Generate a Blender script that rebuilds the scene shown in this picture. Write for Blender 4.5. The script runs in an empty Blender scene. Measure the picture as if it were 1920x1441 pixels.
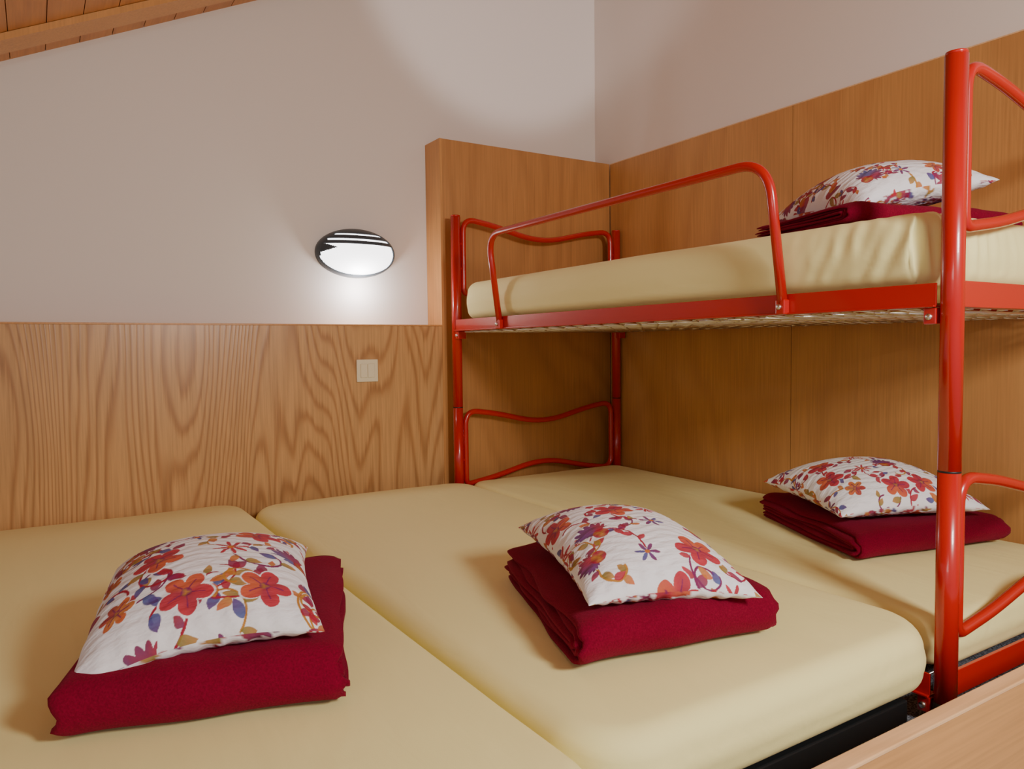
import bpy, bmesh, numpy as np, math, random
from mathutils import Vector, Matrix, noise
random.seed(4)
FL=-.745
E=-FL   # eye height; all coordinates below are relative to the eye, shifted up at the end
S=bpy.context.scene
# ------------------------------------------------------------------ helpers
def link(o,parent=None):
    bpy.context.collection.objects.link(o)
    if parent: o.parent=parent
    return o
def empty(name):
    o=bpy.data.objects.new(name,None); o.empty_display_size=.1
    return link(o)
def meshobj(name,v,f,mat=None,parent=None,smooth=True):
    me=bpy.data.meshes.new(name); me.from_pydata([tuple(p) for p in v],[],f); me.update()
    bm=bmesh.new(); bm.from_mesh(me); bmesh.ops.recalc_face_normals(bm,faces=bm.faces); bm.to_mesh(me); bm.free()
    if smooth:
        for p in me.polygons: p.use_smooth=True
    o=bpy.data.objects.new(name,me)
    if mat: me.materials.append(mat)
    return link(o,parent)
def box(name,x0,x1,y0,y1,z0,z1,mat,parent=None,bev=0.0,seg=2):
    bm=bmesh.new(); bmesh.ops.create_cube(bm,size=1)
    for v in bm.verts:
        v.co=Vector(((x0+x1)/2+v.co.x*(x1-x0),(y0+y1)/2+v.co.y*(y1-y0),(z0+z1)/2+v.co.z*(z1-z0)))
    if bev: bmesh.ops.bevel(bm,geom=list(bm.edges),offset=bev,segments=seg,affect='EDGES',profile=.5)
    me=bpy.data.meshes.new(name); bm.to_mesh(me); bm.free(); me.materials.append(mat)
    return link(bpy.data.objects.new(name,me),parent)
def fillet(pts,rad,closed=False,n=8):
    pts=[Vector(p) for p in pts]; out=[]; N=len(pts)
    for i,p in enumerate(pts):
        if not closed and i in(0,N-1): out.append(p); continue
        a=pts[i-1]; b=pts[(i+1)%N]; r=rad[i] if isinstance(rad,(list,tuple)) else rad
        r=min(r,(a-p).length*.48,(b-p).length*.48)
        s=p+(a-p).normalized()*r; e=p+(b-p).normalized()*r
        for k in range(n+1):
            t=k/n; out.append(s*(1-t)**2+p*2*t*(1-t)+e*t*t)
    return out
def tube(name,pts,r,mat,parent=None,closed=False,n=16,cap=True):
    pts=[Vector(p) for p in pts]
    N=len(pts); V=[];F=[]
    def tan(i):
        if closed: return (pts[(i+1)%N]-pts[i-1]).normalized()
        return (pts[min(i+1,N-1)]-pts[max(i-1,0)]).normalized()
    t0=tan(0); nrm=t0.orthogonal().normalized()
    for i in range(N):
        t=tan(i); nrm=(nrm-t*nrm.dot(t)).normalized(); b=t.cross(nrm)
        for k in range(n):
            a=2*math.pi*k/n; V.append(pts[i]+(nrm*math.cos(a)+b*math.sin(a))*r)
    M=N if closed else N-1
    if closed:
        last=V[-n:]; off=min(range(n),key=lambda s:(last[0]-V[s]).length)
    for i in range(M):
        j=(i+1)%N; o=off if(closed and j==0) else 0
        for k in range(n):
            F.append((i*n+k,i*n+(k+1)%n,j*n+(k+1+o)%n,j*n+(k+o)%n))
    if not closed and cap:
        F.append(tuple(range(n))); F.append(tuple((N-1)*n+k for k in range(n)))
    return meshobj(name,V,F,mat,parent)
def cyl(name,a,b,r,mat,parent=None,n=20): return tube(name,[a,b],r,mat,parent,n=n)

# ------------------------------------------------------------------ materials
def newmat(name):
    m=bpy.data.materials.new(name); m.use_nodes=True
    nt=m.node_tree; return m,nt,nt.nodes["Principled BSDF"]
def N(nt,t,**k):
    n=nt.nodes.new(t)
    for a,b in k.items():
        if a in n.inputs: n.inputs[a].default_value=b
        else: setattr(n,a,b)
    return n
def simple(name,col,rough=.5,metal=0,coat=0,bump=None,sheen=0,spec=None):
    m,nt,b=newmat(name)
    b.inputs["Base Color"].default_value=(*col,1); b.inputs["Roughness"].default_value=rough
    b.inputs["Metallic"].default_value=metal; b.inputs["Coat Weight"].default_value=coat
    b.inputs["Sheen Weight"].default_value=sheen
    if spec is not None: b.inputs["Specular IOR Level"].default_value=spec
    if bump:
        sc,st,di=bump
        tc=N(nt,"ShaderNodeTexCoord"); no=N(nt,"ShaderNodeTexNoise",Scale=sc,Detail=4.0)
        bu=N(nt,"ShaderNodeBump",Strength=st,Distance=di)
        nt.links.new(tc.outputs["Object"],no.inputs["Vector"]); nt.links.new(no.outputs["Fac"],bu.inputs["Height"])
        nt.links.new(bu.outputs["Normal"],b.inputs["Normal"])
    return m
def wood(name,dark,mid,light,freq=26,scl=(3.0,3.0,.55),contrast=.5,rough=.38,seed=0,streak=1.0,power=2.2,fib=(160,160,5)):
    m,nt,b=newmat(name); L=nt.links.new
    tc=N(nt,"ShaderNodeTexCoord"); mp=N(nt,"ShaderNodeMapping"); mp.inputs["Scale"].default_value=scl; mp.inputs["Location"].default_value=(seed,seed*1.7,seed*.3)
    L(tc.outputs["Object"],mp.inputs["Vector"])
    n1=N(nt,"ShaderNodeTexNoise",Scale=1.0,Detail=3.0,Roughness=.3,Distortion=.15); L(mp.outputs[0],n1.inputs["Vector"])
    mp2=N(nt,"ShaderNodeMapping"); mp2.inputs["Scale"].default_value=fib; L(tc.outputs["Object"],mp2.inputs["Vector"])
    n2=N(nt,"ShaderNodeTexNoise",Scale=1.0,Detail=3.0); L(mp2.outputs[0],n2.inputs["Vector"])
    ad=N(nt,"ShaderNodeMath",operation='MULTIPLY_ADD'); L(n2.outputs["Fac"],ad.inputs[0]); ad.inputs[1].default_value=.35/freq; L(n1.outputs["Fac"],ad.inputs[2])
    mu=N(nt,"ShaderNodeMath",operation='MULTIPLY'); mu.inputs[1].default_value=freq*6.28; L(ad.outputs[0],mu.inputs[0])
    si=N(nt,"ShaderNodeMath",operation='SINE'); L(mu.outputs[0],si.inputs[0])
    mr=N(nt,"ShaderNodeMapRange"); mr.inputs[1].default_value=-1; mr.inputs[2].default_value=1; L(si.outputs[0],mr.inputs[0])
    pw=N(nt,"ShaderNodeMath",operation='POWER'); pw.inputs[1].default_value=power; L(mr.outputs[0],pw.inputs[0])
    mp3=N(nt,"ShaderNodeMapping"); mp3.inputs["Scale"].default_value=(7,7,.7); L(tc.outputs["Object"],mp3.inputs["Vector"])
    n3=N(nt,"ShaderNodeTexNoise",Scale=1.0,Detail=2.0); L(mp3.outputs[0],n3.inputs["Vector"])
    m1=N(nt,"ShaderNodeMix",data_type='RGBA'); m1.inputs[6].default_value=(*mid,1); m1.inputs[7].default_value=(*light,1); L(n3.outputs["Fac"],m1.inputs[0])
    f=N(nt,"ShaderNodeMath",operation='MULTIPLY'); f.inputs[1].default_value=contrast; L(pw.outputs[0],f.inputs[0])
    m2=N(nt,"ShaderNodeMix",data_type='RGBA'); m2.inputs[7].default_value=(*dark,1); L(f.outputs[0],m2.inputs[0]); L(m1.outputs[2],m2.inputs[6])
    cr=N(nt,"ShaderNodeMapRange"); cr.inputs[1].default_value=.3; cr.inputs[2].default_value=.7; cr.inputs[3].default_value=1-.13*streak; cr.inputs[4].default_value=1+.06*streak; L(n2.outputs["Fac"],cr.inputs[0])
    m3=N(nt,"ShaderNodeVectorMath",operation='SCALE'); L(m2.outputs[2],m3.inputs[0]); L(cr.outputs[0],m3.inputs["Scale"])
    L(m3.outputs[0],b.inputs["Base Color"]); b.inputs["Roughness"].default_value=rough
    bu=N(nt,"ShaderNodeBump",Strength=.3,Distance=.0006); L(pw.outputs[0],bu.inputs["Height"]); L(bu.outputs[0],b.inputs["Normal"])
    return m
M_woodL=wood("oak_veneer",(.33,.135,.042),(.58,.305,.115),(.66,.37,.15),freq=50,scl=(2.4,2.4,.40),contrast=.62,rough=.30,power=3,seed=.6,streak=1.3)
M_woodR=wood("birch_veneer",(.38,.16,.05),(.53,.25,.078),(.60,.295,.095),freq=10,scl=(2.0,2.0,.5),contrast=.28,rough=.4,seed=5,streak=1)
M_woodT=wood("tall_panel_veneer",(.34,.14,.04),(.49,.22,.065),(.55,.255,.08),freq=10,scl=(2.0,2.0,.7),contrast=.32,rough=.4,seed=9,streak=1)
M_edge=wood("edge_wood",(.48,.20,.06),(.60,.27,.08),(.66,.32,.10),freq=6,scl=(2,2,2),contrast=.2,seed=2)
M_ledge=wood("board_edge",(.62,.33,.15),(.76,.45,.22),(.82,.52,.27),freq=8,scl=(.6,6,6),contrast=.25,seed=3,fib=(5,160,160))
M_board=wood("footboard_veneer",(.42,.17,.05),(.56,.27,.085),(.62,.31,.105),freq=8,scl=(.5,3,3),contrast=.35,seed=12,fib=(5,160,160))
M_ceil=wood("pine_boards",(.36,.11,.02),(.55,.20,.04),(.60,.25,.055),freq=10,scl=(5,.5,5),contrast=.3,seed=7,fib=(120,5,120))
M_wall=simple("plaster",(.79,.71,.65),.9,bump=(60,.12,.002))
M_red=simple("red_paint",(.50,.009,.006),.27,coat=.4)
M_black=simple("black_plastic",(.01,.01,.01),.5)
M_frame=simple("black_metal",(.012,.014,.016),.45,metal=.3)
M_steel=simple("galvanised_steel",(.75,.72,.66),.35,metal=1)
M_switch=simple("cream_plastic",(.84,.74,.52),.35)
M_lampd=simple("lamp_housing",(.045,.06,.075),.4)
m,nt,b=newmat("lamp_diffuser"); b.inputs["Base Color"].default_value=(.9,.9,.9,1); b.inputs["Emission Color"].default_value=(1,.98,1,1); b.inputs["Emission Strength"].default_value=4; M_diff=m
# sheet
m,nt,b=newmat("yellow_jersey_sheet"); L=nt.links.new
b.inputs["Base Color"].default_value=(.915,.835,.385,1); b.inputs["Roughness"].default_value=.75; b.inputs["Sheen Weight"].default_value=.05
tc=N(nt,"ShaderNodeTexCoord"); mp=N(nt,"ShaderNodeMapping"); mp.inputs["Scale"].default_value=(5,1.2,5)
no=N(nt,"ShaderNodeTexNoise",Scale=2.0,Detail=3.0,Distortion=.6); L(tc.outputs["Object"],mp.inputs[0]); L(mp.outputs[0],no.inputs["Vector"])
n2=N(nt,"ShaderNodeTexNoise",Scale=900.0,Detail=1.0); L(tc.outputs["Object"],n2.inputs["Vector"])
b1=N(nt,"ShaderNodeBump",Strength=.45,Distance=.01); L(no.outputs["Fac"],b1.inputs["Height"])
b2=N(nt,"ShaderNodeBump",Strength=.15,Distance=.001); L(n2.outputs["Fac"],b2.inputs["Height"]); L(b1.outputs[0],b2.inputs["Normal"]); L(b2.outputs[0],b.inputs["Normal"])
M_sheet=m
# fleece
m,nt,b=newmat("crimson_fleece"); L=nt.links.new
tc=N(nt,"ShaderNodeTexCoord"); no=N(nt,"ShaderNodeTexNoise",Scale=320.0,Detail=3.0); L(tc.outputs["Object"],no.inputs["Vector"])
mx=N(nt,"ShaderNodeMix",data_type='RGBA'); mx.inputs[6].default_value=(.10,.002,.010,1); mx.inputs[7].default_value=(.25,.005,.030,1); L(no.outputs["Fac"],mx.inputs[0]); L(mx.outputs[2],b.inputs["Base Color"])
b.inputs["Roughness"].default_value=1; b.inputs["Specular IOR Level"].default_value=.1; b.inputs["Sheen Weight"].default_value=.15; b.inputs["Sheen Tint"].default_value=(.8,.1,.2,1)
bu=N(nt,"ShaderNodeBump",Strength=.7,Distance=.002); L(no.outputs["Fac"],bu.inputs["Height"]); L(bu.outputs[0],b.inputs["Normal"])
M_fleece=m
# cushion
m,nt,b=newmat("floral_cotton"); L=nt.links.new
at=N(nt,"ShaderNodeAttribute",attribute_name="print"); L(at.outputs["Color"],b.inputs["Base Color"])
b.inputs["Roughness"].default_value=.8
tc=N(nt,"ShaderNodeTexCoord"); mp=N(nt,"ShaderNodeMapping"); mp.inputs["Scale"].default_value=(60,150,60)
no=N(nt,"ShaderNodeTexNoise",Scale=1.0,Detail=2.0); L(tc.outputs["Object"],mp.inputs[0]); L(mp.outputs[0],no.inputs["Vector"])
bu=N(nt,"ShaderNodeBump",Strength=.6,Distance=.004); L(no.outputs["Fac"],bu.inputs["Height"]); L(bu.outputs[0],b.inputs["Normal"])
M_cush=m
# carpet
m,nt,b=newmat("speckled_carpet"); L=nt.links.new
tc=N(nt,"ShaderNodeTexCoord"); no=N(nt,"ShaderNodeTexNoise",Scale=260.0,Detail=2.0); L(tc.outputs["Object"],no.inputs["Vector"])
cr=N(nt,"ShaderNodeValToRGB"); cr.color_ramp.elements[0].position=.42; cr.color_ramp.elements[0].color=(.09,.10,.13,1); cr.color_ramp.elements[1].position=.6; cr.color_ramp.elements[1].color=(.45,.48,.54,1)
L(no.outputs["Fac"],cr.inputs[0]); L(cr.outputs[0],b.inputs["Base Color"]); b.inputs["Roughness"].default_value=1
M_carpet=m

# ------------------------------------------------------------------ room
YP=2.7976; YW=2.93; XP=2.342; ZP=.857; ZL=.094; XE=1.442
def czf(x): return .924+.467*(x+.06)
box("floor",-1.6,2.5,-1.4,3.05,FL-.05,FL,M_carpet)
box("wall_back",-1.6,2.45,YW,YW+.12,FL,czf(2.45)+.05,M_wall)
box("wall_right",XP+.008,XP+.13,-1.4,YW,FL,czf(2.45)+.05,M_wall)
ceil=empty("ceiling"); bw=.098
x=-1.6;k=0
while x<2.36:
    x1=x+bw-.0025
    V=[(x,-1.4,czf(x)),(x1,-1.4,czf(x1)),(x1,YW,czf(x1)),(x,YW,czf(x)),(x,-1.4,czf(x)+.02),(x1,-1.4,czf(x1)+.02),(x1,YW,czf(x1)+.02),(x,YW,czf(x)+.02)]
    meshobj("board_%d"%k,V,[(0,1,2,3),(4,5,6,7),(0,1,5,4),(1,2,6,5),(2,3,7,6),(3,0,4,7)],M_ceil,ceil,False)
    x+=bw;k+=1
V=[(-1.6,-1.4,czf(-1.6)+.008),(2.45,-1.4,czf(2.45)+.008),(2.45,YW+.1,czf(2.45)+.008),(-1.6,YW+.1,czf(-1.6)+.008)]
V+=[(a,b_,c+.03) for a,b_,c in V]
meshobj("backing",V,[(0,1,2,3),(4,5,6,7),(0,1,5,4),(1,2,6,5),(2,3,7,6),(3,0,4,7)],M_ceil,ceil,False)
def sloped_trim(name,y0,y1,th,par=None):
    V=[]
    for y in(y0,y1):
        for d in(-.001,-th):
            V+=[(-1.6,y,czf(-1.6)+d),(2.34,y,czf(2.34)+d)]
    return meshobj(name,V,[(0,1,3,2),(4,5,7,6),(0,1,5,4),(2,3,7,6),(0,2,6,4),(1,3,7,5)],M_edge,par,False)
sloped_trim("trim_1",2.68,2.80,.022)
wp=empty("wood_panelling")
box("low_back_panel",-1.6,XE-.012,YP,YW-.001,FL,ZL-.006,M_woodL,wp)
box("low_back_cap",-1.6,XE-.012,YP-.003,YW-.001,ZL-.006,ZL,M_edge,wp,.001)
box("tall_back_panel",XE-.002,XP-.012,YP,YW-.001,FL,ZP,M_woodT,wp)
box("tall_panel_side",XE-.012,XE-.0021,YP-.002,YW-.001,FL,ZP,M_edge,wp)
ys=[YP-.002,1.777,.757,-.3,-1.4]
for i in range(4):
    box("right_panel_%d"%i,XP-.010,XP+.0075,ys[i+1]+.0012,ys[i]-.0012,FL,ZP-.004,M_woodR,wp)
box("right_panel_cap",XP-.011,XP+.0075,-1.4,YP-.002,ZP-.004,ZP,M_ledge,wp)
sw=empty("light_switch")
box("plate",1.053,1.141,YP-.009,YP-.0005,-.131,-.043,M_switch,sw,.003,3)
box("rocker_l",1.068,1.0955,YP-.014,YP-.008,-.114,-.060,M_switch,sw,.002,2)
box("rocker_r",1.0975,1.126,YP-.013,YP-.008,-.114,-.060,M_switch,sw,.002,2)
# ------------------------------------------------------------------ oval wall lamp
lamp=empty("wall_lamp"); lx,lz,A,B,D=1.108,.382,.165,.098,.085
def dome(name,A,B,D,rows,keep,mat,y0):
    V=[];F=[];nc=96
    vs=sorted(set(rows))
    for v in vs:
        w=math.sqrt(max(0,1-v*v))
        for c in range(nc+1):
            u=math.sin(math.pi*(c/nc-.5))*w
            h=max(0,1-u*u-v*v)**.5
            V.append((lx+A*u,y0-D*h,lz+B*v))
    for i in range(len(vs)-1):
        for c in range(nc):
            vm=(vs[i]+vs[i+1])/2; um=math.sin(math.pi*((c+.5)/nc-.5))*math.sqrt(1-vm*vm)
            if keep(um,vm): F.append((i*(nc+1)+c,i*(nc+1)+c+1,(i+1)*(nc+1)+c+1,(i+1)*(nc+1)+c))
    return meshobj(name,V,F,mat,lamp)
rows=[math.sin(math.pi*(i/130-.5)) for i in range(131)]+[.30,.43,.52,.66,.74]
def keep(u,v):
    rr=math.hypot(u*.97+.02,v)
    if v<-.2 and rr>.93: return True
    if v>=-.2 and rr>.9: return True
    if v<.30:
        if u<-.60 and abs(v-.14)<.16*(-.60-u)/.28: return True
        return False
    if .43<v<.52: return abs(u)>.78
    if .66<v<.74: return abs(u)>.60
    return True
sh=dome("shade",A,B,D,rows,keep,M_lampd,YW-.012)
so=sh.modifiers.new("s","SOLIDIFY"); so.thickness=.003; so.offset=-1
dome("diffuser",A*.95,B*.95,D*.93,[math.sin(math.pi*(i/40-.5)) for i in range(41)],lambda u,v:True,M_diff,YW-.012)
V=[];n=64
for y in(YW-.001,YW-.016):
    for k in range(n): V.append((lx+A*1.0*math.cos(2*math.pi*k/n),y,lz+B*1.0*math.sin(2*math.pi*k/n)))
meshobj("base",V,[tuple(range(n)),tuple(range(n,2*n))]+[(k,(k+1)%n,n+(k+1)%n,n+k) for k in range(n)],M_lampd,lamp,False)

# ------------------------------------------------------------------ mattresses
def mattress(name,x0,x1,y0,y1,z0,z1,rc,rz,crown=.012,seed=0,wr=.0015,gather=None):
    cx,cy=(x0+x1)/2,(y0+y1)/2
    nc,nsx,nsy=(24,110,240) if gather else (20,50,60)
    def contour(ins):
        r=max(rc-ins,.004); hx,hy=(x1-x0)/2-ins,(y1-y0)/2-ins; P=[]
        cs=[(hx-r,hy-r,0),(-hx+r,hy-r,90),(-hx+r,-hy+r,180),(hx-r,-hy+r,270)]
        for i,(a,b_,an) in enumerate(cs):
            for k in range(nc+1):
                t=math.radians(an+90*k/nc); P.append((a+r*math.cos(t),b_+r*math.sin(t)))
            a2,b2,an2=cs[(i+1)%4]; t=math.radians(an2); q=(a2+r*math.cos(t),b2+r*math.sin(t)); p=P[-1]
            ns=nsx if i%2==0 else nsy
            for k in range(1,ns): P.append((p[0]+(q[0]-p[0])*k/ns,p[1]+(q[1]-p[1])*k/ns))
        return P
    rings=[]
    base=contour(rz)
    for s in [.02,.1,.2,.3,.4,.5,.6,.7,.8,.88,.94,.98]:
        rings.append([(p[0]*s,p[1]*s,z1-crown*s**3) for p in base])
    zt=z1-crown
    for k in range(9):
        a=math.pi/2*k/8; c=contour(rz*(1-math.sin(a))); rings.append([(p[0],p[1],zt-rz*(1-math.cos(a))) for p in c])
    rb=rz*.8
    for k in range(1,5):
        zz=zt-rz+(z0+rb-(zt-rz))*k/5; bul=.004*math.sin(math.pi*k/5); c=contour(-bul); rings.append([(p[0],p[1],zz) for p in c])
    for k in range(9):
        a=math.pi/2*k/8; c=contour(rb*(1-math.cos(a))); rings.append([(p[0],p[1],z0+rb*(1-math.sin(a))) for p in c])
    rings.append([(p[0]*.3,p[1]*.3,z0) for p in base])
    n=len(base); V=[]
    for ri,R in enumerate(rings):
        for p in R:
            q=Vector((p[0]+cx,p[1]+cy,p[2]))
            a=noise.noise(Vector((q.x*3+seed,q.y*2,q.z*4)))*wr*2+noise.noise(Vector((q.x*9+seed,q.y*5,q.z*9)))*wr
            d=Vector((p[0]/(x1-x0),p[1]/(y1-y0),.5)).normalized()
            if gather:
                gx,gy,gr,ga=gather; dist=math.hypot(q.x-gx,q.y-gy)
                if dist<gr:
                    w=(1-dist/gr)**1.1; sco=q.y-q.x
                    zz=(z1-q.z)/(z1-z0)
                    tlt=sco*120+(q.z-z1)*35*(1 if q.y>gy+.04 else -1)
                    a+=w*ga*(abs(math.sin(tlt*.5+1.5*noise.noise(q*14)))*-1.6+.5*math.sin(tlt*1.3+q.z*30))*min(1,zz*2.0+.08)
            V.append(q+d*a)
    F=[]
    for r in range(len(rings)-1):
        for k in range(n): F.append((r*n+k,r*n+(k+1)%n,(r+1)*n+(k+1)%n,(r+1)*n+k))
    F.append(tuple(range(n))); F.append(tuple((len(rings)-1)*n+k for k in range(n)))
    return meshobj(name,V,F,M_sheet)
mattress("mattress",-.27,.603,.69,2.79,-.665,-.530,.10,.045,seed=1)
mattress("mattress",.609,1.473,.758,2.702,-.665,-.530,.12,.045,seed=2)
mattress("mattress",1.486,2.284,.774,2.705,-.655,-.540,.07,.035,seed=3)
mattress("mattress",1.452,2.284,.785,2.66,.112,.270,.06,.045,seed=4,gather=(1.46,.79,.36,.007))

# ------------------------------------------------------------------ bunk bed
PX,P3,Y1,Y2=1.4622,2.3073,2.7272,.7572
bb=empty("bunk_bed"); R=.0205; ZT=.535; ZB=-.246
for i,(x,y) in enumerate([(PX,Y1),(P3,Y1),(PX,Y2),(P3,Y2)]):
    tube("post_lower_%d"%i,[(x,y,FL+.03),(x,y,ZB-.002)],R,M_red,bb,n=28)
    tube("foot_%d"%i,[(x,y,FL+.001),(x,y,FL+.05)],R*1.12,M_black,bb,n=28)
    tube("post_upper_%d"%i,[(x,y,ZB+.002),(x,y,ZT-.006)],R,M_red,bb,n=28)
    tube("joint_%d"%i,[(x,y,ZB-.004),(x,y,ZB+.004)],R*.985,M_black,bb,n=28)
    tube("cap_%d"%i,[(x,y,ZT-.006),(x,y,ZT-.002),(x,y,ZT)],R*.93,M_red,bb,n=28)
def endloop(y,zc,name):
    xa,xb=PX+.034,P3-.034; mx_=(xa+xb)/2
    pts=[(xa,y,zc-.10),(xa,y,zc+.155),(xa+.14,y,zc+.135),(mx_,y,zc+.078),(xb-.14,y,zc+.135),(xb,y,zc+.155),
         (xb,y,zc-.155),(xb-.14,y,zc-.135),(mx_,y,zc-.078),(xa+.14,y,zc-.135),(xa,y,zc-.155)]
    rad=[.01,.06,.05,.12,.05,.06,.06,.05,.12,.05,.06]
    tube(name,fillet(pts,rad,True),.0118,M_red,bb,closed=True)
    for z in(zc-.05,zc+.05):
        for x0,x1 in((PX+.0,xa),(xb,P3)): cyl(name+"_lug",(x0,y,z),(x1,y,z),.006,M_red,bb)
for y,nm in((Y1,"far"),(Y2,"near")):
    endloop(y,.372,"end_loop_upper_"+nm); endloop(y,-.415,"end_loop_lower_"+nm)
def side_rail(name,xo,sgn,z0,z1):
    y0,y1=Y2+R+.001,Y1-R-.001
    box(name+"_web",min(xo,xo+sgn*.004),max(xo,xo+sgn*.004),y0,y1,z0,z1,M_red,bb,.001)
    box(name+"_flange",min(xo,xo+sgn*.024),max(xo,xo+sgn*.024),y0,y1,z0,z0+.004,M_red,bb,.001)
    box(name+"_lip",min(xo,xo-sgn*.008),max(xo,xo-sgn*.008),y0,y1,z0,z0+.004,M_red,bb,.001)
for z,nm in((.066,"upper"),(-.690,"lower")):
    side_rail("rail_near_"+nm,1.446,1,z,z+.046); side_rail("rail_far_"+nm,P3+.016,-1,z,z+.046)
    for y,s in((Y1,-1),(Y2,1)):
        box("end_rail_"+nm,PX+R,P3-R,y-.004,y+.004,z,z+.05,M_red,bb,.001)
        box("end_flange_"+nm,PX+R,P3-R,min(y,y+s*.03),max(y,y+s*.03),z,z+.004,M_red,bb,.001)
    for x in(PX,P3):
        for y,s in((Y1,-1),(Y2,1)):
            o=-1 if x==PX else 1
            box("bracket_"+nm,x-.018,x+.018,min(y+s*R,y+s*.045),max(y+s*R,y+s*.045),z-.032,z-.001,M_red,bb,.002)
            cyl("bolt_"+nm,(x+o*.016,y+s*.033,z-.018),(x+o*.023,y+s*.033,z-.018),.006,M_steel,bb)
for z,nm in((.064,"upper"),(-.672,"lower")):
    if nm=="upper":
        nrow=12
        for j in range(nrow):
            xc=1.492+j*(2.275-1.492)/(nrow-1); P=[]
            for k in range(0,100):
                y=Y2+.04+(Y1-Y2-.08)*k/99
                P.append((xc+(.020 if (k//2)%2 else -.014),y,z+(.003 if k%4<2 else -.002)))
            tube("spring_wire_%d"%j,P,.0022,M_steel,bb,n=6)
    for j in range(20):
        y=Y2+.06+(Y1-Y2-.12)*j/19
        cyl("cross_wire_"+nm,(1.466,y,z-.002),(2.300,y,z-.002),.0022,M_steel,bb,n=6)
g=[(1.437,2.350,.085),(1.392,2.350,.404),(1.392,1.125,.408),(1.437,1.118,.085)]
tube("guard_rail",fillet(g,[0,.085,.085,0],n=12),.0115,M_red,bb)
for y in(2.35,1.118):
    box("guard_clip",1.425,1.4455,y-.012,y+.012,.066,.10,M_red,bb,.003); cyl("guard_bolt",(1.42,y,.083),(1.426,y,.083),.006,M_steel,bb)

# ------------------------------------------------------------------ platform frame & footboard
pf=empty("bed_frame")
for nm,x0,x1 in(("a",-.26,.598),("b",.615,1.365)):
    box("front_rail_"+nm,x0,x1,.775,.805,-.715,-.672,M_frame,pf,.003)
    box("back_rail_"+nm,x0,x1,2.63,2.66,-.715,-.672,M_frame,pf,.003)
    box("left_rail_"+nm,x0,x0+.03,.805,2.63,-.715,-.672,M_frame,pf,.003)
    box("right_rail_"+nm,x1-.03,x1,.805,2.63,-.715,-.672,M_frame,pf,.003)
    for k in range(12):
        y=.84+k*.152; box("slat_%s_%d"%(nm,k),x0+.03,x1-.03,y,y+.06,-.685,-.672,M_frame,pf)
    for x in(x0+.02,x1-.05):
        for y in(.78,2.62): box("leg",x,x+.03,y,y+.03,FL+.001,-.715,M_frame,pf)
fb=empty("footboard")
box("board",-.6,2.30,.5605,.5865,FL+.001,-.546,M_board,fb)
box("top_edge",-.6,2.30,.560,.587,-.546,-.540,M_ledge,fb,.0015)

# ------------------------------------------------------------------ folded blankets
def blanket(name,Bp,ua,ub,la,lb,z0,t=.0125,nU=3,seed=0,jit=.006,taper=0):
    """Bp front corner; ua unit dir of the fold line, ub unit dir backwards"""
    ua=Vector((*ua,0)).normalized(); ub=Vector((*ub,0)).normalized(); rnd=random.Random(seed)
    H=nU*t; V=[];F=[]; M=54
    for i in range(nU):
        rr=(i+.5)*t; c0=H*1.0; gap=t*.465
        ctr=[]
        back=lb-rnd.random()*.012; nb=30
        for k in range(nb): 
            b_=back+(c0-back)*k/nb; ctr.append((b_,-rr,0,-1))
        for k in range(13):
            a=-math.pi/2-math.pi*k/12; ctr.append((c0+math.cos(a)*rr*1.1,math.sin(a)*rr,math.cos(a),math.sin(a)))
        back2=lb-rnd.random()*.02
        for k in range(1,nb+1):
            b_=c0+(back2-c0)*k/nb; ctr.append((b_,rr,0,1))
        n=len(ctr); a0=rnd.uniform(-jit,jit); a1=la+rnd.uniform(-jit,jit); base=len(V)
        ring=[(c,+1) for c in range(n)]+[(c,-1) for c in reversed(range(n))]
        rl=len(ring)
        for m in range(M+1):
            s=m/M; al=a0+(a1-a0)*s
            e=min(s,1-s)*M; th=gap*(1 if e>=2 else [.5,.86][int(e)])
            for c,sg in ring:
                b_,z,nb_,nz=ctr[c]
                th2=th*(1 if 1<=c<=n-2 else .6)
                bb_=b_+nb_*th2*sg; zz=z+nz*th2*sg
                al2=al*(1-taper*max(bb_,0)/lb)
                p=Bp+ua*al2+ub*bb_
                lay=z/H
                w=noise.noise(Vector((p.x*6+seed,p.y*6,lay*1.3)))
                zz=zz*(1+.12*w)+H
                ed=min(al,la-al); sagv=-.006*(lay+1)*math.exp(-max(ed,0)/.03)
                wob=noise.noise(Vector((al*12+seed,i*3.1+(1.7 if z>0 else 0),b_*6)))*.006*(lay+1)/2
                lat=noise.noise(Vector((b_*7,seed+i*2.3,z*60)))*.012
                lat2=noise.noise(Vector((al*8,seed+i*1.3,5+z*20)))*.008
                q=p+ua*lat+ub*lat2; V.append((q.x,q.y,z0+max(zz+sagv+wob,.0005 if i==nU-1 else .001)))
        for m in range(M):
            for k in range(rl): 
                a=base+m*rl+k; b2=base+m*rl+(k+1)%rl; F.append((a,b2,b2+rl,a+rl))
        for m in(0,M):
            for k in range(n-1):
                F.append((base+m*rl+k,base+m*rl+k+1,base+m*rl+rl-2-k,base+m*rl+rl-1-k))
    return meshobj(name,V,F,M_fleece)
ZM=-.5305
blanket("folded_blanket",Vector((-.004,1.160,0)),(.385,-.110),(.170,.487),.385,.53,ZM,seed=1,t=.0150)
blanket("folded_blanket",Vector((.726,.950,0)),(.431,-.07),(.177,.512),.415,.53,ZM,seed=2,t=.0140)
blanket("folded_blanket",Vector((1.690,1.085,0)),(.50,-.11),(.225,.493),.52,.52,-.5405,seed=3,t=.0125,taper=.26)
blanket("folded_blanket",Vector((1.50,1.00,0)),(.50,-.12),(.14,.49),.52,.34,.264,seed=4,t=.0080)

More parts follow.
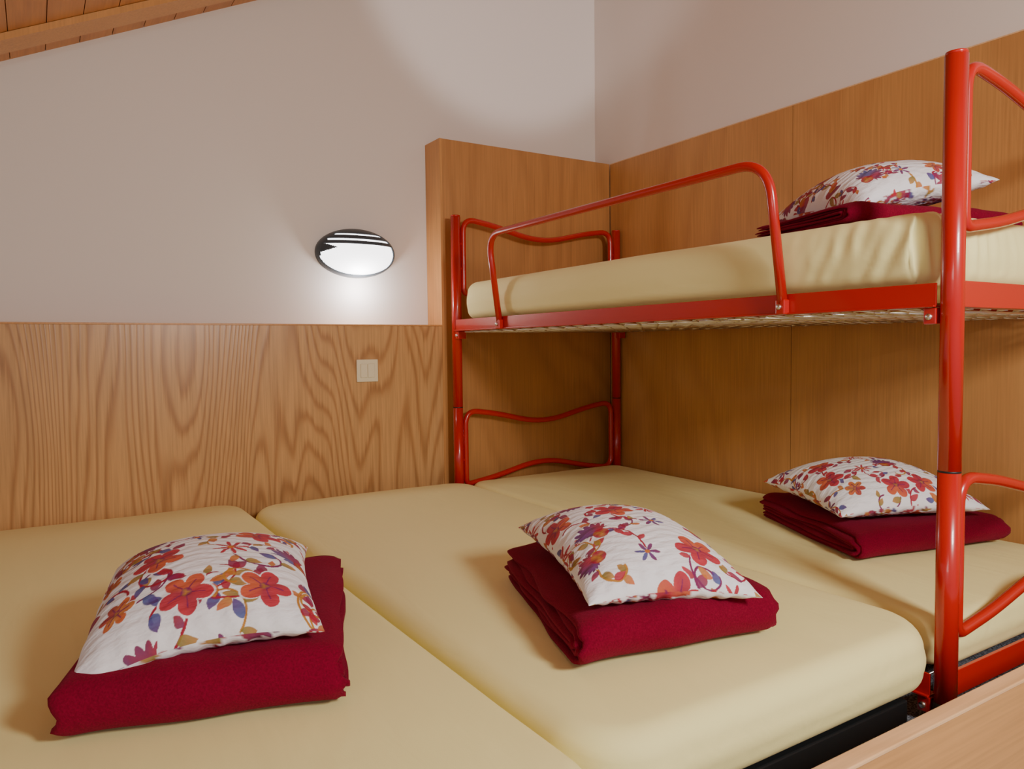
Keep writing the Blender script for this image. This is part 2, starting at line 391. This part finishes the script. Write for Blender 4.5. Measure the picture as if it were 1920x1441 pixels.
# ------------------------------------------------------------------ printed cotton: painted by code
def paint(seed,G=5.0,n=860):
    rnd=np.random.RandomState(seed); q_=4.4/G
    BG=np.array((.82,.81,.86))
    img=np.empty((n,n,3)); img[:]=BG
    yy,xx=np.mgrid[0:n,0:n]/n
    crim=(.34,.006,.03); red=(.48,.012,.03); org=(.58,.11,.02); gold=(.46,.20,.03); purp=(.10,.025,.18); blue=(.06,.10,.30); olive=(.22,.18,.03); plum=(.19,.012,.09); pink=(.50,.05,.09)
    def comp(sl,al,col):
        img[sl]=img[sl]*(1-al[...,None])+col*al[...,None]
    def win(cx,cy,R):
        x0=max(int((cx-R)*n),0);x1=min(int((cx+R)*n)+1,n);y0=max(int((cy-R)*n),0);y1=min(int((cy+R)*n)+1,n)
        if x1<=x0 or y1<=y0: return None
        return (slice(y0,y1),slice(x0,x1))
    px_=1.2/n
    def shape(cx,cy,R,fn,ca,cb,rot=0,cc=None,halo=True):
        sl=win(cx,cy,R*1.3+.01)
        if sl is None: return
        X=xx[sl]-cx;Y=yy[sl]-cy; r=np.hypot(X,Y)+1e-9; th=np.arctan2(Y,X)-rot
        e=fn(r/R,th)*R
        if halo: comp(sl,np.clip((e+.006)/px_/2+.5,0,1)*.95,BG)
        al=np.clip(e/px_+.5,0,1)
        w=np.clip(r/R+.25*np.sin(th*3+seed)+.15*np.sin(X*90+Y*60),0,1)[...,None]
        col=np.array(ca)*(1-w)+np.array(cb)*w
        if cc is not None:
            w2=np.clip((np.sin(th*1.0+1)-.1)*.9,0,1)[...,None]; col=col*(1-w2)+np.array(cc)*w2
        comp(sl,al*.97,col)
    def flower(cx,cy,R,ca,cb,cc=None,k=5,rot=0):
        shape(cx,cy,R,lambda r,t:(.52+.48*np.abs(np.cos(k*t/2))**.8)-r,ca,cb,rot,cc)
        for j in range(k):
            a=rot+2*math.pi*(j)/k
            stroke([(cx+R*.15*math.cos(a),cy+R*.15*math.sin(a)),(cx+R*.68*math.cos(a),cy+R*.68*math.sin(a))],.0020,plum)
        shape(cx,cy,R*.2,lambda r,t:1-r,gold,plum,halo=False)
    def star(cx,cy,R,ca,cb,k=7,rot=0,cc=None):
        shape(cx,cy,R,lambda r,t:(.2+.8*np.abs(np.cos(k*t/2))**2.2)-r,ca,cb,rot,cc)
        shape(cx,cy,R*.2,lambda r,t:1-r,gold,org,halo=False)
    def thistle(cx,cy,R,rot,ca,cb,cc):
        shape(cx,cy,R,lambda r,t:np.where(np.cos(t)>-.35,(.74+.26*np.abs(np.sin(9*t)))*(.6+.4*np.cos(t*.8)),.3)-r,ca,cb,rot,cc)
        shape(cx-R*.2*math.cos(rot),cy-R*.2*math.sin(rot),R*.34,lambda r,t:1-r,gold,crim,halo=False)
    def leaf(cx,cy,Ln,rot,ca,cb):
        sl=win(cx,cy,Ln)
        if sl is None: return
        X=xx[sl]-cx;Y=yy[sl]-cy; u=(X*math.cos(rot)+Y*math.sin(rot))/Ln; v=(-X*math.sin(rot)+Y*math.cos(rot))/Ln
        hw=.25*np.clip(1-(2*u)**2,0,1)**.8*(1.15-.7*u)
        e=(hw-np.abs(v+.06*np.sin(3*u)))*Ln; al=np.clip(e/px_+.5,0,1)*(np.abs(u)<.5)
        w=np.clip(u+.5,0,1)[...,None]; comp(sl,al*.95,np.array(ca)*(1-w)+np.array(cb)*w)
    def stroke(P,w,col):
        P=np.array(P)
        L_=np.sum(np.hypot(*np.diff(P,axis=0).T)); m=max(int(L_*n/1.2),2)
        d=np.r_[0,np.cumsum(np.hypot(*np.diff(P,axis=0).T))]; s=np.linspace(0,d[-1],m)
        X=np.interp(s,d,P[:,0]);Y=np.interp(s,d,P[:,1])
        for a,b_ in zip(X,Y):
            sl=win(a,b_,w+2/n)
            if sl is None: continue
            r=np.hypot(xx[sl]-a,yy[sl]-b_); comp(sl,np.clip((w-r)/px_+.5,0,1)*.8,np.array(col))
    def vine(x,y,a,ln,curl,col,w=.0042):
        P=[];k=curl
        for i in range(60):
            P.append((x,y)); x+=ln/60*math.cos(a); y+=ln/60*math.sin(a); a+=k/60*(.3+1.6*(i/60)**1.5)
        stroke(P,w,col); return P,a
    cols=[crim,gold,plum,crim,gold]
    spots=[]
    for gy in range(int(G)+2):
        for gx in range(int(G)+2):
            spots.append(((gx+rnd.uniform(-.14,.14)+(.25 if gy%2 else -.25))/G,(gy+rnd.uniform(-.14,.14))/G))
    for (cx,cy) in spots:
        for q in range(2 if rnd.rand()<.45 else 1):
            c=cols[rnd.randint(5)]; a=rnd.uniform(0,6.28); P,_=vine(cx,cy,a,rnd.uniform(.26,.40)*q_,rnd.choice([-1,1])*rnd.uniform(3,6.5),c,rnd.uniform(.0032,.0046))
            sd=1
            for i in range(14,60,8):
                sd=-sd
                if rnd.rand()<.85:
                    (x0,y0),(x1,y1)=P[i-1],P[i]; t=math.atan2(y1-y0,x1-x0)+sd*rnd.uniform(.6,1.1); Ln=rnd.uniform(.042,.068)*q_
                    la,lb=[(crim,red),(gold,org),(olive,gold),(plum,crim),(blue,purp),(crim,plum)][rnd.randint(6)]
                    leaf(x0+math.cos(t)*Ln*.55,y0+math.sin(t)*Ln*.55,Ln,t,la,lb)
    pat=[0,2,1,4,3, 1,4,0,2,5, 3,0,2,1,4, 5,1,4,3,0, 0,2,5,1,3]
    for i,(cx,cy) in enumerate(spots):
        k=pat[(i+seed)%25]; rt_=rnd.uniform(0,6.28)
        if k==0: flower(cx,cy,rnd.uniform(.085,.105)*q_,crim,red,org,5,rt_)
        elif k==1: thistle(cx,cy,rnd.uniform(.105,.12)*q_,rt_,crim,plum,purp if rnd.rand()<.6 else blue)
        elif k==2: star(cx,cy,rnd.uniform(.06,.078)*q_,crim,red,8,rt_)
        elif k==3: flower(cx,cy,rnd.uniform(.055,.07)*q_,gold,org,crim,6,rt_)
        elif k==4: star(cx,cy,rnd.uniform(.05,.065)*q_,purp,plum,6,rt_,blue)
        else:
            leaf(cx,cy,.12*q_,rt_,crim,plum); leaf(cx+.03*q_,cy+.03*q_,.09*q_,rt_+1,gold,red)
    return img
def cushion(name,W,Dp,T,loc,rot,seed,bend=(0,0),droop=None,G=5.0):
    def surf(u,v,s):
        X=u*W/2*(1-.085*(1-v*v)); Y=v*Dp/2*(1-.085*(1-u*u))
        h=((1-np.abs(u)**2.3)*(1-np.abs(v)**2.3))**.5
        Z=s*T/2*h*(1.0 if s>0 else .75)
        r=np.sin(u*31+np.sin(v*5+seed)*2)*np.exp(-(1-np.abs(v))/.10)+np.sin(v*29+np.sin(u*4+seed)*2)*np.exp(-(1-np.abs(u))/.10)
        Z=Z+.0026*r*np.clip(h*4,0,1)
        Z=Z+.0006*np.sin(v*60+3*np.sin(u*7+seed))*np.clip(h*2,0,1)
        Z=Z-bend[0]*(u*W/2)**2-bend[1]*(Y)**2
        if droop:
            du,dv,am=droop; Z=Z-am*np.clip((u*du+v*dv)/2,0,1)**3
        return X,Y,Z
    V=[];F=[];C=[]
    img=paint(seed,G); nn=img.shape[0]-1
    base=0
    tt=np.linspace(-1,1,801)
    def arc(L_):
        z=T/2*(1-np.abs(tt)**2.4)**.5*.8; d=np.hypot(np.diff(tt*L_/2),np.diff(z)); s=np.r_[0,np.cumsum(d)]
        tot=max(W,Dp)+T*.55
        return (s-s[-1]/2)/tot
    au,av=arc(W),arc(Dp)
    for s,n in((1,420),(-1,90)):
        g=np.sin(np.linspace(-1,1,n)*math.pi/2*.96)/math.sin(math.pi/2*.96)
        u,v=np.meshgrid(g,g); X,Y,Z=surf(u,v,s)
        V.append(np.stack([X.ravel(),Y.ravel(),Z.ravel()],1))
        tu=np.interp(u,tt,au)+.5; tv=np.interp(v,tt,av)+.5
        if s<0: tu=1-tu
        ii=np.clip((tv*nn).astype(int),0,nn); jj=np.clip((tu*nn).astype(int),0,nn)
        C.append(img[ii,jj].reshape(-1,3))
        a=(np.arange(n-1)[:,None]*n+np.arange(n-1)[None,:]).ravel()+base
        q=np.stack([a,a+1,a+n+1,a+n],1) if s>0 else np.stack([a,a+n,a+n+1,a+1],1)
        F.append(q); base+=n*n
    V=np.concatenate(V);F=np.concatenate(F);C=np.concatenate(C)
    me=bpy.data.meshes.new(name); me.vertices.add(len(V)); me.vertices.foreach_set("co",V.ravel().astype(np.float32))
    me.loops.add(F.size); me.loops.foreach_set("vertex_index",F.ravel().astype(np.int32))
    me.polygons.add(len(F)); me.polygons.foreach_set("loop_start",(np.arange(len(F))*4).astype(np.int32))
    try: me.polygons.foreach_set("loop_total",np.full(len(F),4,np.int32))
    except Exception: pass
    me.update(calc_edges=True); me.polygons.foreach_set("use_smooth",np.ones(len(F),bool))
    ca=me.color_attributes.new("print","FLOAT_COLOR","POINT"); ca.data.foreach_set("color",np.concatenate([C,np.ones((len(C),1))],1).ravel().astype(np.float32))
    me.materials.append(M_cush)
    o=link(bpy.data.objects.new(name,me)); o.location=loc; o.rotation_euler=[math.radians(a) for a in rot]
    return o
cushion("cushion",.35,.42,.14,(.232,1.335,-.396),(3,-2,-14),11,bend=(.3,.3),droop=(-1,-1,.04),G=4.6)
cushion("cushion",.325,.46,.14,(.985,1.135,-.402),(3,3,-18),22,bend=(.3,.3),G=5.2)
cushion("cushion",.43,.40,.15,(1.985,1.25,-.405),(3,0,-23),35,bend=(.3,.3),G=5.2)
cushion("cushion",.385,.37,.150,(1.820,1.14,.376),(2,-9,-22),44,bend=(.3,.3),droop=(-1,-.4,.05),G=5.2)

# ------------------------------------------------------------------ shift up so that the floor is z=0
for o in bpy.context.scene.objects:
    if o.parent is None: o.location.z+=E
# ------------------------------------------------------------------ lights (heights above the eye + E)
def aim(o,loc,target):
    loc=Vector(loc)+Vector((0,0,E)); target=Vector(target)+Vector((0,0,E))
    o.location=loc; o.rotation_euler=(target-loc).to_track_quat('-Z','Y').to_euler()
def area(name,loc,target,size,power,col=(1,.93,.85)):
    l=bpy.data.lights.new(name,"AREA"); l.size=size; l.energy=power; l.color=col
    o=link(bpy.data.objects.new(name,l)); aim(o,loc,target); return o
area("room_light",(1.0,-.8,.66),(1.4,1.4,-.6),.35,44,(1,.965,.91))
area("fill_light",(-1.3,-.6,.4),(1.0,1.8,-.5),1.0,17,(1,.985,.97))  # added soft fill from the left, not an actual window
l=bpy.data.lights.new("wall_patch_spot","SPOT"); l.energy=78; l.spot_size=math.radians(33); l.spot_blend=.4; l.shadow_soft_size=.05; l.color=(.94,.95,1)  # added unseen spot, hung below the ceiling to throw the upper-wall bright patch
o=link(bpy.data.objects.new("wall_patch_spot",l)); aim(o,(1.5,.3,.75),(1.85,2.93,1.72))
l=bpy.data.lights.new("lamp_spill","POINT"); l.energy=2.8; l.shadow_soft_size=.03; l.color=(1,.98,1)
o=link(bpy.data.objects.new("lamp_spill",l)); o.location=(lx,YW-.09,lz-.14+E)
w=bpy.data.worlds.new("World"); S.world=w; w.use_nodes=True
w.node_tree.nodes["Background"].inputs[0].default_value=(1,.955,.91,1); w.node_tree.nodes["Background"].inputs[1].default_value=.42
# ------------------------------------------------------------------ camera
f,yaw,pitch,roll=1410.72,.5642,-.0501,-.0113
fw=Vector((math.sin(yaw)*math.cos(pitch),math.cos(yaw)*math.cos(pitch),math.sin(pitch)))
rt=Vector((math.cos(yaw),-math.sin(yaw),0)); up=rt.cross(fw)
r=rt*math.cos(roll)+up*math.sin(roll); u=-rt*math.sin(roll)+up*math.cos(roll)
cd=bpy.data.cameras.new("camera"); cam=link(bpy.data.objects.new("camera",cd)); cd.sensor_width=36; cd.lens=f/1920*36; cd.clip_start=.02
cam.matrix_world=Matrix(((r.x,u.x,-fw.x,0),(r.y,u.y,-fw.y,0),(r.z,u.z,-fw.z,E),(0,0,0,1)))
S.camera=cam
